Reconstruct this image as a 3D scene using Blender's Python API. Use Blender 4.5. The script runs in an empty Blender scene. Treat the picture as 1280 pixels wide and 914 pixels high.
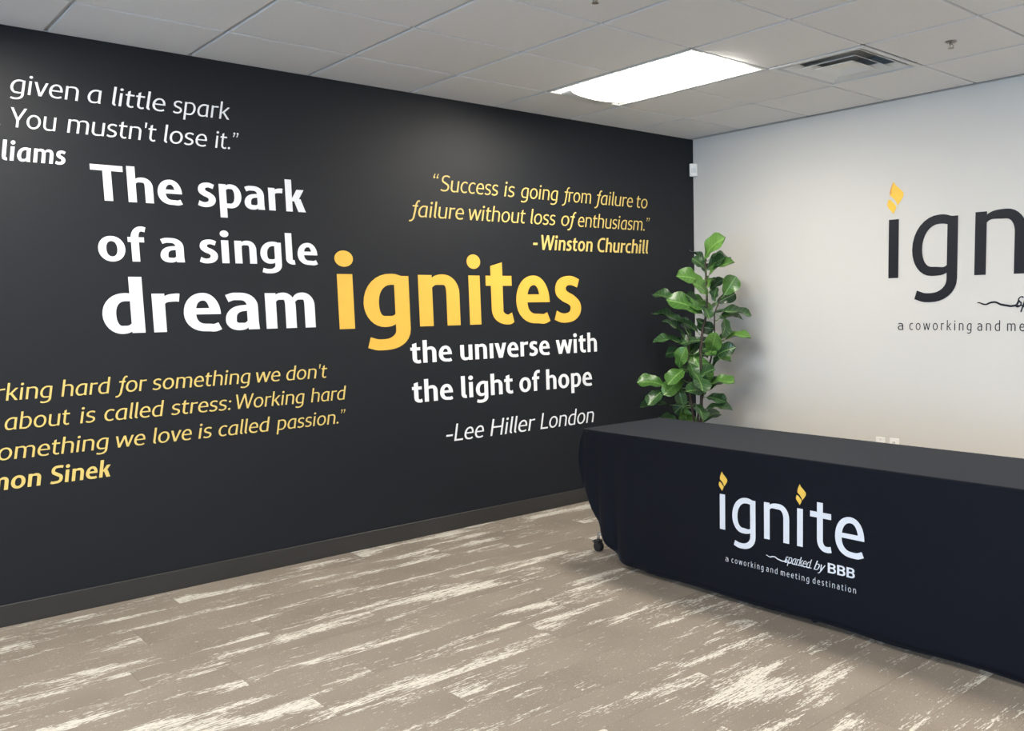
import bpy, bmesh, math, random
from mathutils import Vector, Matrix
PI = math.pi
random.seed(7)
scene = bpy.context.scene
COL = scene.collection

# ================= camera, world, exposure =================
cam_data = bpy.data.cameras.new('camera')
cam = bpy.data.objects.new('camera', cam_data)
COL.objects.link(cam)
scene.camera = cam
FPX, PPX, PPY = 1116.55, 819.73, 501.11                     # focal length and principal point (cropped photo) in a 1280x914 frame
YAW, PITCH, ROLL = 0.7982, -0.1089, -0.0170
cam_data.sensor_fit = 'HORIZONTAL'
cam_data.sensor_width = 36.0
cam_data.lens = FPX/1280*36.0
cam_data.shift_x = (640 - PPX)/1280
cam_data.shift_y = (PPY - 457)/1280
cam_data.clip_start = 0.05
fwd = Vector((math.cos(YAW)*math.cos(PITCH), math.sin(YAW)*math.cos(PITCH), math.sin(PITCH)))
rt = fwd.cross(Vector((0, 0, 1))).normalized(); up = rt.cross(fwd)
r2 = rt*math.cos(ROLL) + up*math.sin(ROLL); u2 = up*math.cos(ROLL) - rt*math.sin(ROLL)
cam.matrix_world = Matrix(((r2.x, u2.x, -fwd.x, -5.2891), (r2.y, u2.y, -fwd.y, -4.9564), (r2.z, u2.z, -fwd.z, 1.4308), (0, 0, 0, 1)))

world = bpy.data.worlds.new('world'); scene.world = world; world.use_nodes = True
world.node_tree.nodes['Background'].inputs[0].default_value = (0.55, 0.70, 1.0, 1)
world.node_tree.nodes['Background'].inputs[1].default_value = 0.6
scene.view_settings.view_transform = 'Standard'
scene.view_settings.look = 'None'
scene.view_settings.gamma = 1.0
scene.view_settings.use_curve_mapping = False
scene.view_settings.exposure = 0.08
TUBE_POWER, DAYLIGHT = 33.0, 8.2                              # radiance of the troffer lenses and of the window panes
H = 2.709                                                   # ceiling height
XW, YW = -9.2, -9.0                                         # far sides of the room behind the camera
T = 0.6096                                                  # ceiling grid module
def GX(i): return -0.6487 + (i-6)*T
def GY(j): return -0.5324 - (j-1)*T

# ================= helpers =================
def tag(o, label=None, cat=None, group=None, kind=None):
    for k, v in (('label', label), ('category', cat), ('group', group), ('kind', kind)):
        if v: o[k] = v
    return o
def empty(name, loc=(0, 0, 0), label=None, cat=None, group=None, kind=None):
    o = bpy.data.objects.new(name, None); COL.objects.link(o); o.location = loc
    o.empty_display_size = .1
    return tag(o, label, cat, group, kind)
def link(name, me, parent=None, loc=(0, 0, 0), mat=None):
    if mat is not None and not me.materials: me.materials.append(mat)
    o = bpy.data.objects.new(name, me); COL.objects.link(o)
    o.location = loc
    if parent is not None: o.parent = parent
    return o
def mesh(name, vs, fs, smooth=False):
    me = bpy.data.meshes.new(name); me.from_pydata([tuple(v) for v in vs], [], fs)
    if smooth: me.polygons.foreach_set('use_smooth', [True]*len(me.polygons))
    me.update(); return me
def bm_mesh(name, bm, smooth=False):
    me = bpy.data.meshes.new(name); bm.to_mesh(me); bm.free()
    if smooth: me.polygons.foreach_set('use_smooth', [True]*len(me.polygons))
    return me
def bm_box(bm, x0, y0, z0, x1, y1, z1, bev=0.0, seg=1):
    vs = [bm.verts.new(p) for p in ((x0,y0,z0),(x1,y0,z0),(x1,y1,z0),(x0,y1,z0),(x0,y0,z1),(x1,y0,z1),(x1,y1,z1),(x0,y1,z1))]
    fs = [bm.faces.new([vs[i] for i in f]) for f in ((3,2,1,0),(4,5,6,7),(0,1,5,4),(1,2,6,5),(2,3,7,6),(3,0,4,7))]
    if bev:
        es = list({e for f in fs for e in f.edges})
        bmesh.ops.bevel(bm, geom=es, offset=bev, segments=seg, affect='EDGES', profile=.5)
def box_mesh(name, *a, **k):
    bm = bmesh.new(); bm_box(bm, *a, **k); return bm_mesh(name, bm)
def bm_tube(bm, pts, rad, seg=10, caps=True):
    pts = [Vector(p) for p in pts]
    rads = rad if isinstance(rad, (list, tuple)) else [rad]*len(pts)
    rings = []; n = None
    for i, p in enumerate(pts):
        d = (pts[min(i+1, len(pts)-1)] - pts[max(i-1, 0)]).normalized()
        if n is None: n = d.orthogonal().normalized()
        else: n = (n - d*n.dot(d)).normalized()
        b = d.cross(n)
        rings.append([bm.verts.new(p + (n*math.cos(2*PI*k/seg) + b*math.sin(2*PI*k/seg))*rads[i]) for k in range(seg)])
    for a, c in zip(rings[:-1], rings[1:]):
        for k in range(seg): bm.faces.new((a[k], a[(k+1) % seg], c[(k+1) % seg], c[k]))
    if caps: bm.faces.new(rings[0][::-1]); bm.faces.new(rings[-1])
def bm_lathe(bm, prof, seg=24, origin=(0, 0, 0)):
    ox, oy, oz = origin; rings = []
    for r, z in prof:
        if r < 1e-6: rings.append([bm.verts.new((ox, oy, oz+z))])
        else: rings.append([bm.verts.new((ox+r*math.cos(2*PI*k/seg), oy+r*math.sin(2*PI*k/seg), oz+z)) for k in range(seg)])
    for a, c in zip(rings[:-1], rings[1:]):
        for k in range(seg):
            k2 = (k+1) % seg
            f = [a[k % len(a)], a[k2 % len(a)], c[k2 % len(c)], c[k % len(c)]]
            g = []
            for v in f:
                if v not in g: g.append(v)
            if len(g) > 2: bm.faces.new(g)

# ---- materials ----
def new_mat(name):
    m = bpy.data.materials.new(name); m.use_nodes = True
    return m, m.node_tree, m.node_tree.nodes['Principled BSDF']
def paint(name, col, rough=.5, metal=0., var=.04, scale=6., bump=0., bscale=200., spec=.5, sheen=0.):
    m, nt, b = new_mat(name)
    tc = nt.nodes.new('ShaderNodeTexCoord'); nz = nt.nodes.new('ShaderNodeTexNoise'); nz.inputs['Scale'].default_value = scale
    nz.inputs['Detail'].default_value = 4
    nt.links.new(tc.outputs['Object'], nz.inputs['Vector'])
    mx = nt.nodes.new('ShaderNodeMix'); mx.data_type = 'RGBA'
    nt.links.new(nz.outputs['Fac'], mx.inputs['Factor'])
    mx.inputs['A'].default_value = (*[c*(1-var) for c in col], 1); mx.inputs['B'].default_value = (*[min(1, c*(1+var)) for c in col], 1)
    nt.links.new(mx.outputs['Result'], b.inputs['Base Color'])
    b.inputs['Roughness'].default_value = rough; b.inputs['Metallic'].default_value = metal
    b.inputs['Specular IOR Level'].default_value = spec
    if sheen: b.inputs['Sheen Weight'].default_value = sheen; b.inputs['Sheen Roughness'].default_value = .4
    if bump:
        n2 = nt.nodes.new('ShaderNodeTexNoise'); n2.inputs['Scale'].default_value = bscale; n2.inputs['Detail'].default_value = 3
        nt.links.new(tc.outputs['Object'], n2.inputs['Vector'])
        bp = nt.nodes.new('ShaderNodeBump'); bp.inputs['Strength'].default_value = bump; bp.inputs['Distance'].default_value = .002
        nt.links.new(n2.outputs['Fac'], bp.inputs['Height']); nt.links.new(bp.outputs['Normal'], b.inputs['Normal'])
    return m
def emit(name, col, power):
    m = bpy.data.materials.new(name); m.use_nodes = True; nt = m.node_tree
    nt.nodes.remove(nt.nodes['Principled BSDF'])
    e = nt.nodes.new('ShaderNodeEmission'); e.inputs[0].default_value = (*col, 1); e.inputs[1].default_value = power
    nt.links.new(e.outputs[0], nt.nodes['Material Output'].inputs[0]); return m
M_black = paint('black_wall_paint', (.0085, .0105, .0145), .50, var=.08, scale=1.5, bump=.10, bscale=260, spec=.34)
M_white = paint('white_wall_paint', (.66, .635, .59), .75, var=.015, scale=2, bump=.12, bscale=260)
M_plain = paint('side_wall_paint', (.62, .60, .56), .8, var=.02)
M_base = paint('baseboard_vinyl', (.030, .028, .026), .5, var=.12, scale=9)
M_tee = paint('ceiling_grid_paint', (.55, .55, .54), .5, var=.02)
M_plenum = paint('dark_plenum', (.05, .05, .05), .9)
M_duct = paint('galvanised_duct', (.50, .50, .49), .6)
M_metal_white = paint('white_enamel', (.74, .74, .72), .35, var=.01)
M_plastic = paint('white_plastic', (.90, .89, .85), .35, var=.01)
M_slot = paint('dark_slot', (.03, .03, .03), .6)
M_slot_grey = paint('grey_socket', (.30, .29, .27), .5)
M_chrome = paint('silver_tube', (.72, .73, .75), .25, metal=.9, var=.02)
M_caster = paint('black_rubber', (.012, .012, .015), .5)
M_steel = paint('sprinkler_metal', (.32, .29, .26), .35, metal=.8, var=.1)
M_laminate = paint('grey_laminate', (.35, .34, .33), .5)
M_vwhite = paint('white_vinyl', (.90, .90, .91), .45, var=.01)
M_vyellow = paint('pale_yellow_vinyl', (.78, .58, .17), .45, var=.03)
M_vgold = paint('gold_vinyl', (.90, .51, .068), .45, var=.02)
M_vblack = paint('black_vinyl', (.012, .013, .019), .5, spec=.25)
M_flame = paint('flame_yellow', (.93, .56, .05), .45, var=.05, scale=20)
M_flame_edge = paint('flame_orange', (.80, .33, .04), .5)
M_pwhite = paint('white_print', (.76, .77, .80), .7)
M_pyellow = paint('yellow_print', (.85, .53, .08), .7)
M_bark = paint('fig_bark', (.045, .032, .025), .8, var=.4, scale=40, bump=.4, bscale=60)
M_pot = paint('pot_grey', (.05, .05, .055), .45)
M_soil = paint('soil', (.02, .014, .01), .95, var=.5, scale=60, bump=.8, bscale=80)
M_lens = emit('lit_lens', (1.0, .94, .845), TUBE_POWER)
M_pane = emit('daylight_pane', (.32, .61, 1.0), DAYLIGHT)

def cloth_mat():
    m, nt, b = new_mat('navy_black_polyester')
    tc = nt.nodes.new('ShaderNodeTexCoord')
    nz = nt.nodes.new('ShaderNodeTexNoise'); nz.inputs['Scale'].default_value = 3
    nt.links.new(tc.outputs['Object'], nz.inputs['Vector'])
    mx = nt.nodes.new('ShaderNodeMix'); mx.data_type = 'RGBA'; nt.links.new(nz.outputs['Fac'], mx.inputs['Factor'])
    mx.inputs['A'].default_value = (.0030, .0042, .0080, 1); mx.inputs['B'].default_value = (.0040, .0054, .0098, 1)
    nt.links.new(mx.outputs['Result'], b.inputs['Base Color'])
    b.inputs['Roughness'].default_value = .72; b.inputs['Specular IOR Level'].default_value = .16; b.inputs['Sheen Weight'].default_value = .05; b.inputs['Sheen Roughness'].default_value = .45
    b.inputs['Sheen Tint'].default_value = (.9, .93, 1, 1)
    wv = nt.nodes.new('ShaderNodeTexNoise'); wv.inputs['Scale'].default_value = 900
    nt.links.new(tc.outputs['Object'], wv.inputs['Vector'])
    bp = nt.nodes.new('ShaderNodeBump'); bp.inputs['Strength'].default_value = .25; bp.inputs['Distance'].default_value = .0006
    nt.links.new(wv.outputs['Fac'], bp.inputs['Height']); nt.links.new(bp.outputs['Normal'], b.inputs['Normal'])
    return m
M_cloth = cloth_mat()

def carpet_mat():
    m, nt, b = new_mat('carpet_plank_pile')
    N = nt.nodes.new; Lk = nt.links.new
    tc = N('ShaderNodeTexCoord'); oi = N('ShaderNodeObjectInfo')
    off = N('ShaderNodeVectorMath'); off.operation = 'SCALE'; off.inputs[0].default_value = (37.0, 91.0, 53.0); Lk(oi.outputs['Random'], off.inputs['Scale'])
    add = N('ShaderNodeVectorMath'); add.operation = 'ADD'; Lk(tc.outputs['Object'], add.inputs[0]); Lk(off.outputs[0], add.inputs[1])
    def noise(sx, sy, detail=2., rough=.5, dist=0.):
        mp = N('ShaderNodeMapping'); mp.inputs['Scale'].default_value = (sx, sy, 1); Lk(add.outputs[0], mp.inputs['Vector'])
        n = N('ShaderNodeTexNoise'); n.inputs['Scale'].default_value = 1; n.inputs['Detail'].default_value = detail
        n.inputs['Roughness'].default_value = rough; n.inputs['Distortion'].default_value = dist
        Lk(mp.outputs[0], n.inputs['Vector']); return n.outputs['Fac']
    def rng(sock, a, b_, c=0., d=1.):
        r = N('ShaderNodeMapRange'); r.inputs[1].default_value = a; r.inputs[2].default_value = b_; r.inputs[3].default_value = c; r.inputs[4].default_value = d
        Lk(sock, r.inputs[0]); return r.outputs[0]
    def mth(op, a, b_):
        n = N('ShaderNodeMath'); n.operation = op
        for i, v in enumerate((a, b_)):
            if isinstance(v, (int, float)): n.inputs[i].default_value = v
            else: Lk(v, n.inputs[i])
        return n.outputs[0]
    blob = rng(noise(1.7, 8.0, 3, .55), .49, .645)                    # where the pale patches lie
    streak = noise(10.0, 120.0, 4, .68)                                 # ragged lines along the plank
    frag = noise(48.0, 210.0, 3, .65)
    s = mth('ADD', mth('MULTIPLY', streak, .54), mth('MULTIPLY', frag, .46))
    thr = mth('SUBTRACT', .62, mth('MULTIPLY', blob, .17))
    white = rng(mth('SUBTRACT', s, thr), -.012, .02)
    fine = noise(420., 420., 2, .7)
    tone = noise(2.0, 2.0, 2)
    base = N('ShaderNodeMix'); base.data_type = 'RGBA'; Lk(rng(mth('ADD', mth('MULTIPLY', fine, .7), mth('MULTIPLY', tone, .3)), .35, .65), base.inputs['Factor'])
    base.inputs['A'].default_value = (.185, .155, .125, 1); base.inputs['B'].default_value = (.325, .277, .226, 1)
    mx = N('ShaderNodeMix'); mx.data_type = 'RGBA'; Lk(mth('MULTIPLY', white, .88), mx.inputs['Factor']); Lk(base.outputs['Result'], mx.inputs['A'])
    mx.inputs['B'].default_value = (.68, .64, .56, 1)
    Lk(mx.outputs['Result'], b.inputs['Base Color'])
    b.inputs['Roughness'].default_value = .95; b.inputs['Specular IOR Level'].default_value = .15
    bp = N('ShaderNodeBump'); bp.inputs['Strength'].default_value = .5; bp.inputs['Distance'].default_value = .002
    Lk(noise(300., 300., 3, .7), bp.inputs['Height']); Lk(bp.outputs['Normal'], b.inputs['Normal'])
    return m
M_carpet = carpet_mat()

def tile_mat():
    m, nt, b = new_mat('ceiling_tile_mineral')
    N = nt.nodes.new; Lk = nt.links.new
    tc = N('ShaderNodeTexCoord'); oi = N('ShaderNodeObjectInfo')
    mr = N('ShaderNodeMapRange'); mr.inputs[3].default_value = .95; mr.inputs[4].default_value = 1.0; Lk(oi.outputs['Random'], mr.inputs[0])
    n = N('ShaderNodeTexNoise'); n.inputs['Scale'].default_value = 160; n.inputs['Detail'].default_value = 4; Lk(tc.outputs['Object'], n.inputs['Vector'])
    mx = N('ShaderNodeMix'); mx.data_type = 'RGBA'; Lk(n.outputs['Fac'], mx.inputs['Factor'])
    mx.inputs['A'].default_value = (.77, .765, .76, 1); mx.inputs['B'].default_value = (.87, .865, .86, 1)
    ml = N('ShaderNodeVectorMath'); ml.operation = 'SCALE'; Lk(mx.outputs['Result'], ml.inputs[0]); Lk(mr.outputs[0], ml.inputs['Scale'])
    Lk(ml.outputs[0], b.inputs['Base Color']); b.inputs['Roughness'].default_value = .9
    bp = N('ShaderNodeBump'); bp.inputs['Strength'].default_value = .3; bp.inputs['Distance'].default_value = .002
    Lk(n.outputs['Fac'], bp.inputs['Height']); Lk(bp.outputs['Normal'], b.inputs['Normal'])
    return m
M_tile = tile_mat()

def leaf_mat(name, A, B):
    m, nt, b = new_mat(name)
    N = nt.nodes.new; Lk = nt.links.new
    uv = N('ShaderNodeUVMap'); sp = N('ShaderNodeSeparateXYZ'); Lk(uv.outputs[0], sp.inputs[0])
    def mth(op, a, b_=0.):
        n = N('ShaderNodeMath'); n.operation = op
        for i, v in enumerate((a, b_)):
            if isinstance(v, (int, float)): n.inputs[i].default_value = v
            else: Lk(v, n.inputs[i])
        return n.outputs[0]
    ax = mth('ABSOLUTE', sp.outputs[0])
    mid = mth('LESS_THAN', ax, .045)
    w = mth('SINE', mth('MULTIPLY', mth('SUBTRACT', sp.outputs[1], mth('MULTIPLY', ax, .22)), 52.))
    vein = mth('MULTIPLY', mth('GREATER_THAN', w, .93), .55)
    fac = mth('MAXIMUM', mid, vein)
    oi = N('ShaderNodeObjectInfo'); mx0 = N('ShaderNodeMix'); mx0.data_type = 'RGBA'; Lk(oi.outputs['Random'], mx0.inputs['Factor'])
    mx0.inputs['A'].default_value = (*A, 1); mx0.inputs['B'].default_value = (*B, 1)
    mx = N('ShaderNodeMix'); mx.data_type = 'RGBA'; Lk(mth('MULTIPLY', fac, .6), mx.inputs['Factor']); Lk(mx0.outputs['Result'], mx.inputs['A'])
    mx.inputs['B'].default_value = (.24, .42, .12, 1)
    Lk(mx.outputs['Result'], b.inputs['Base Color']); b.inputs['Roughness'].default_value = .32
    b.inputs['Transmission Weight'].default_value = 0
    return m
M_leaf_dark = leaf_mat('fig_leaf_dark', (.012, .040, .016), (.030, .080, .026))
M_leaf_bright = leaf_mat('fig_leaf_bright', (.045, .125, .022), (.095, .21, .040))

# ---- lettering: every glyph is drawn from brush strokes (no font file) ----
XH, AS, CP, DS = 500, 715, 700, -213

def brush(nodes, cut0=None, cut1=None, closed=False, kap=0.57, n=8):
    """nodes (x, y, heading in degrees, width) -> quads along a hermite path; cut0 / cut1 'h' or 'v' trims the ends level or plumb."""
    P = []
    seq = list(nodes) + ([nodes[0]] if closed else [])
    for a, b in zip(seq[:-1], seq[1:]):
        ax, ay, ad, aw = a; bx, by, bd, bw = b
        ca, sa = math.cos(math.radians(ad)), math.sin(math.radians(ad))
        cb, sb = math.cos(math.radians(bd)), math.sin(math.radians(bd))
        dx, dy = bx - ax, by - ay
        la, lb = abs(dx*ca + dy*sa)*kap, abs(dx*cb + dy*sb)*kap
        p1 = (ax + ca*la, ay + sa*la); p2 = (bx - cb*lb, by - sb*lb)
        straight = abs(ad - bd) < .01 and abs(dx*sa - dy*ca) < .5
        m = 1 if straight else n
        for k in range(m):
            t = k/m; u = 1 - t
            x = u**3*ax + 3*u*u*t*p1[0] + 3*u*t*t*p2[0] + t**3*bx
            y = u**3*ay + 3*u*u*t*p1[1] + 3*u*t*t*p2[1] + t**3*by
            vx = u*u*(p1[0]-ax) + 2*u*t*(p2[0]-p1[0]) + t*t*(bx-p2[0])
            vy = u*u*(p1[1]-ay) + 2*u*t*(p2[1]-p1[1]) + t*t*(by-p2[1])
            s = t*t*(3-2*t)
            P.append((x, y, vx, vy, aw + (bw-aw)*s))
    if not closed:
        x, y, d, w_ = seq[-1]
        P.append((x, y, math.cos(math.radians(d)), math.sin(math.radians(d)), w_))
    L, R = [], []
    for x, y, vx, vy, w_ in P:
        l = math.hypot(vx, vy) or 1; nx, ny = -vy/l, vx/l
        L.append([x + nx*w_/2, y + ny*w_/2]); R.append([x - nx*w_/2, y - ny*w_/2])
    def trim(i, cut):
        x, y, vx, vy, _ = P[i]; l = math.hypot(vx, vy) or 1; vx /= l; vy /= l
        for S in (L, R):
            if cut == 'h' and abs(vy) > .1:
                k = (y - S[i][1])/vy; S[i][0] += vx*k; S[i][1] = y
            if cut == 'v' and abs(vx) > .1:
                k = (x - S[i][0])/vx; S[i][1] += vy*k; S[i][0] = x
    if cut0: trim(0, cut0)
    if cut1: trim(-1, cut1)
    q = [[tuple(R[i]), tuple(R[i+1]), tuple(L[i+1]), tuple(L[i])] for i in range(len(L)-1)]
    if closed: q.append([tuple(R[-1]), tuple(R[0]), tuple(L[0]), tuple(L[-1])])
    return q

def box(x0, y0, x1, y1): return [[(x0, y0), (x1, y0), (x1, y1), (x0, y1)]]
def slab(xa, ya, xb, yb, wd):                    # slanted bar, level cuts, wd measured level
    return [[(xa, ya), (xa+wd, ya), (xb+wd, yb), (xb, yb)]]
def disc(cx, cy, rx, ry=None, n=20):
    ry = ry or rx
    return [[(cx + rx*math.cos(2*PI*k/n), cy + ry*math.sin(2*PI*k/n)) for k in range(n)]]

def glyph(ch, w, h, it=False, k=1.0):
    """polygons, left bearing, right bearing of one letter; w stem, h thin stroke, it italic forms, k width factor"""
    S, O, V = 52, 34, 12                          # straight, round, open side bearings
    X, A, C, D = XH, AS, CP, DS
    q = []
    def W(base): return base*k + (w-85)*1.0       # widths are those of the regular weight
    if ch == 'n' or ch == 'h':
        N = W(395); q += box(0, 0, w, X if ch == 'n' else A)
        q += brush([(w*.62, X-w*.85-20, 55, h*.55), (N*.60, X+8-h/2, 0, h), (N-w/2, X*.64, -90, w), (N-w/2, 0, -90, w)])
        return q, S, S-4
    if ch == 'm':
        N = W(360); M = N + N - w; q += box(0, 0, w, X)
        for o in (0, N-w):
            q += brush([(o+w*.62, X-w*.85-20, 55, h*.55), (o+N*.60, X+8-h/2, 0, h), (o+N-w/2, X*.64, -90, w), (o+N-w/2, 0, -90, w)])
        return q, S, S-4
    if ch == 'u':
        N = W(395); q += box(N-w, 0, N, X)
        q += brush([(w/2, X, -90, w), (w/2, X*.36, -90, w), (N*.40, h/2-8, 0, h), (N-w*.62, w*.85+20, 55, h*.55)])
        return q, S-4, S
    if ch == 'o':
        N = W(440)
        return brush([(w/2, X/2, 90, w), (N/2, X+8-h/2, 0, h), (N-w/2, X/2, -90, w), (N/2, h/2-8, 180, h)], closed=True, kap=.58), O, O
    if ch == 'e':
        N = W(400); yb = 262; hb = h*.82
        q += brush([(w*.6, yb, 0, hb), (N-w*.5, yb, 0, hb)])
        q += brush([(N-w/2+3, yb-hb/2, 90, w*.92), (N*.53, X+8-h/2, 180, h), (w/2, X*.47, -90, w), (N*.57, h/2-8, 0, h), (N-22, 62, 24, h*1.02)], cut0='h', kap=.6)
        return q, O, 26
    if ch == 'c':
        N = W(345)
        q += brush([(N-14, X-62, 155, h*1.02), (N*.60, X+8-h/2, 180, h), (w/2, X*.5, -90, w), (N*.60, h/2-8, 0, h), (N-8, 60, 24, h*1.02)])
        return q, O, 14
    if ch == 's':
        if w > 110:                               # heavy weights: drawn as an outline, corners at the two terminals
            k_ = (W(322))/387.
            def cr(p):
                o = []
                for i in range(len(p)-1):
                    p0, p1, p2, p3 = p[max(i-1, 0)], p[i], p[i+1], p[min(i+2, len(p)-1)]
                    for t in (0, .33, .67):
                        o.append(tuple(.5*(2*p1[c] + (p2[c]-p0[c])*t + (2*p0[c]-5*p1[c]+4*p2[c]-p3[c])*t*t + (3*p1[c]-p0[c]-3*p2[c]+p3[c])*t**3) for c in (0, 1)))
                return o + [p[-1]]
            up_ = cr([(358, 468), (300, 494), (225, 508), (120, 492), (50, 443), (22, 365), (42, 288), (118, 228), (185, 200), (222, 175), (228, 142), (205, 106), (145, 91), (90, 100), (38, 125)])
            dn_ = cr([(5, 25), (75, -3), (160, -12), (265, 6), (345, 62), (376, 142), (355, 224), (275, 292), (205, 324), (172, 350), (172, 384), (205, 403), (258, 402), (325, 378)])
            return [[(x*k_, y) for x, y in up_ + dn_]], 26, 26
        N = W(322); a = w*.92
        q += brush([(N-30, X-62, 155, h), (N*.52, X+8-h/2, 180, h), (a/2+4, X*.735, -90, a), (N*.50, X*.50, -20, (a+h)*.52), (N-a/2, X*.265, -90, a), (N*.46, h/2-8, 180, h), (14, 62, 157, h)], kap=.56)
        return q, 26, 26
    if ch in 'adgq' and (ch != 'a' or it):
        N = W(400); top = {'a': X, 'd': A, 'g': X-8, 'q': X}[ch]
        if ch == 'g':
            q += brush([(N-w*.35, X-14-h*.5, 172, h*.95), (N*.60, X+8-h/2, 180, h), (w/2, X*.46, -90, w), (N*.44, h/2+6, 0, h), (N-w*.62, w*.85+20, 55, h*.6)])
            q += brush([(N-w/2, X-12, -90, w), (N-w/2, -20, -90, w), (N*.42, D+h/2, 180, h), (38, D+h/2+26, 163, h)])
        elif ch == 'a':
            q += brush([(N-w*.3, X-10-h*.5, 174, h*.95), (N*.62, X+8-h/2, 180, h), (w/2, X*.44, -90, w), (N*.42, h/2-8, 0, h), (N-w*.7, w*.9+30, 58, h*.6)])
            q += brush([(N-w/2-2, X-6, -90, w), (N-w/2-2, X*.22, -90, w), (N-w/2+10, 0, -84, w)], cut1='h')
        else:
            q += brush([(N-w*.6, X-h*.55-6, 165, h*.9), (N*.55, X+8-h/2, 180, h), (w/2, X*.48, -90, w), (N*.45, h/2-8, 0, h), (N-w*.62, w*.8+20, 50, h*.6)])
            q += box(N-w, 0, N, top)
        return q, O, S-4
    if ch == 'a':
        N = W(372)
        q += brush([(30, X-72, 22, h), (N*.47, X+8-h/2, 0, h), (N-w/2-3, X*.64, -90, w), (N-w/2-3, X*.25, -90, w), (N-w/2+4, 0, -88, w)], cut1='h')
        q += brush([(N-w*.6, X*.60, 180, h*.78), (N*.52, X*.59, 185, h*.82), (w*.47, X*.27, -90, w*.95), (N*.40, h/2-8, 0, h), (N-w*.75, w*.6+28, 50, h*.62)])
        return q, 30, S-10
    if ch == 'b':
        N = W(400); q += box(0, 0, w, A)
        q += brush([(w*.62, X-w*.8-20, 50, h*.6), (N*.55, X+8-h/2, 0, h), (N-w/2, X*.52, -90, w), (N*.47, h/2-8, 180, h), (w*.5, h*.62, 170, h*.8)])
        return q, S, O
    if ch == 'p':
        N = W(405); q += box(0, D, w, X)
        q += brush([(w*.62, X-w*.8-20, 50, h*.6), (N*.55, X+8-h/2, 0, h), (N-w/2, X*.52, -90, w), (N*.50, h/2-8, 180, h), (w*.5, h*.62, 170, h*.8)])
        return q, S, O
    if ch == 'r':
        N = W(260); q += box(0, 0, w, X)
        q += brush([(w*.62, X-w*.9-25, 58, h*.6), (N*.80, X-h*.52, 5, h*1.0), (N, X-h*.52-2, -8, h*1.05)])
        return q, S, 6
    if ch == 'k':
        N = W(385); q += box(0, 0, w, A); wd = w*1.12
        q += slab(w*.75, 235, N-wd-18, X, wd); q += slab(N-wd*1.05+8, 0, w*1.0+w*.15, 292, wd*1.05)
        return q, S, V-10
    if ch == 't':
        N = W(275); cx = 58*k + w*.5 + (w-85)*.1
        q += [[(cx-w/2, X-h), (cx+w/2, X-h), (cx+w/2, 640), (cx-w/2, 600)]]
        q += brush([(cx, X-h/2, -90, w), (cx, X*.30, -90, w), (cx+w*.5+65*k, h/2-10, 0, h), (N, h/2+12, 14, h)])
        q += box(0, X-h, N-6, X)
        return q, 20, 14
    if ch == 'f':
        if it:
            N = W(270); cx = 80*k + w*.5
            q += brush([(-95, D+h/2+8, -12, h), (-60, D+h/2, 0, h), (cx-25, 40, 88, w), (cx, X*.7, 90, w), (N-45, A+8-h/2, 0, h), (N+8, A-h/2-12, -18, h)])
            q += box(-18, X-h, N-40, X)
            return q, 26, 0
        N = W(270); cx = 62*k + w*.5
        q += brush([(cx, 0, 90, w), (cx, X*.98, 90, w), (N*.80, A+8-h/2, 0, h), (N+12, A-h/2-8, -14, h)])
        q += box(0, X-h, N-20, X)
        return q, 22, 0
    if ch in 'iı':
        q += box(0, 0, w, X)
        if ch == 'i': q += disc(w/2, 640, w*.60 if w > 110 else w*.66, 74 if w > 110 else w*.66)
        return q, S+3, S+3
    if ch == 'l':
        if it and w < 110:
            q += brush([(w/2, A, -90, w), (w/2, 95, -90, w), (w/2+70, h/2-4, 4, h)]); return q, S, 26
        q += brush([(w/2, A, -90, w), (w/2, 120, -90, w), (w+50, h/2-4, 8, h)]); return q, S, 26
    if ch == 'v' or ch == 'y':
        N = W(400)+6; wd = w*1.06; b = w*.5
        q += slab(N/2-wd/2-4, 0, 0, X, wd) + slab(N/2-wd/2+4, 0, N-wd, X, wd*.96)
        if ch == 'y': q += brush([(N/2+w*.12, 40, -112, w*.9), (N/2-w*.9-20, D+h/2+10, 190, h), (20, D+h/2+6, 178, h)])
        return q, V-8, V-8
    if ch == 'w':
        N = W(640)+(w-85)*.8; wd = w*.98; m = N/2
        for xa, xb in ((N*.26-wd/2, 0), (N*.26-wd/2, m-wd/2), (N*.74-wd/2, m-wd/2), (N*.74-wd/2, N-wd)): q += slab(xa, 0, xb, X, wd)
        return q, V-6, V-6
    # capitals
    if ch == 'T':
        N = W(500); return box(0, C-h*1.1, N, C) + box(N/2-w/2, 0, N/2+w/2, C), 14, 14
    if ch == 'Y':
        N = W(500); wd = w*1.1
        return box(N/2-w/2, 0, N/2+w/2, 300) + slab(N/2-wd/2, 260, 0, C, wd) + slab(N/2-wd/2, 260, N-wd, C, wd), 4, -10
    if ch == 'L': return box(0, 0, w, C) + box(0, 0, W(370), h*1.05), S+8, 12
    if ch == 'H':
        N = W(505); return box(0, 0, w, C) + box(N-w, 0, N, C) + box(0, 325, N, 325+h), S+8, S+8
    if ch == 'B':
        N = W(450); a = w*.92
        q = box(0, 0, w, C)
        q += brush([(w*.5, C-h/2, 0, h), (N*.52, C-h/2, 0, h), (N-a*.5-22, C*.755, -90, a), (N*.52, C*.53, 180, h), (w*.5, C*.53, 180, h)])
        q += brush([(w*.5, C*.53, 0, h), (N*.55, C*.53, 0, h), (N-a*.5, C*.28, -90, a), (N*.55, h/2, 180, h), (w*.5, h/2, 180, h)])
        return q, S, 30
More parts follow.
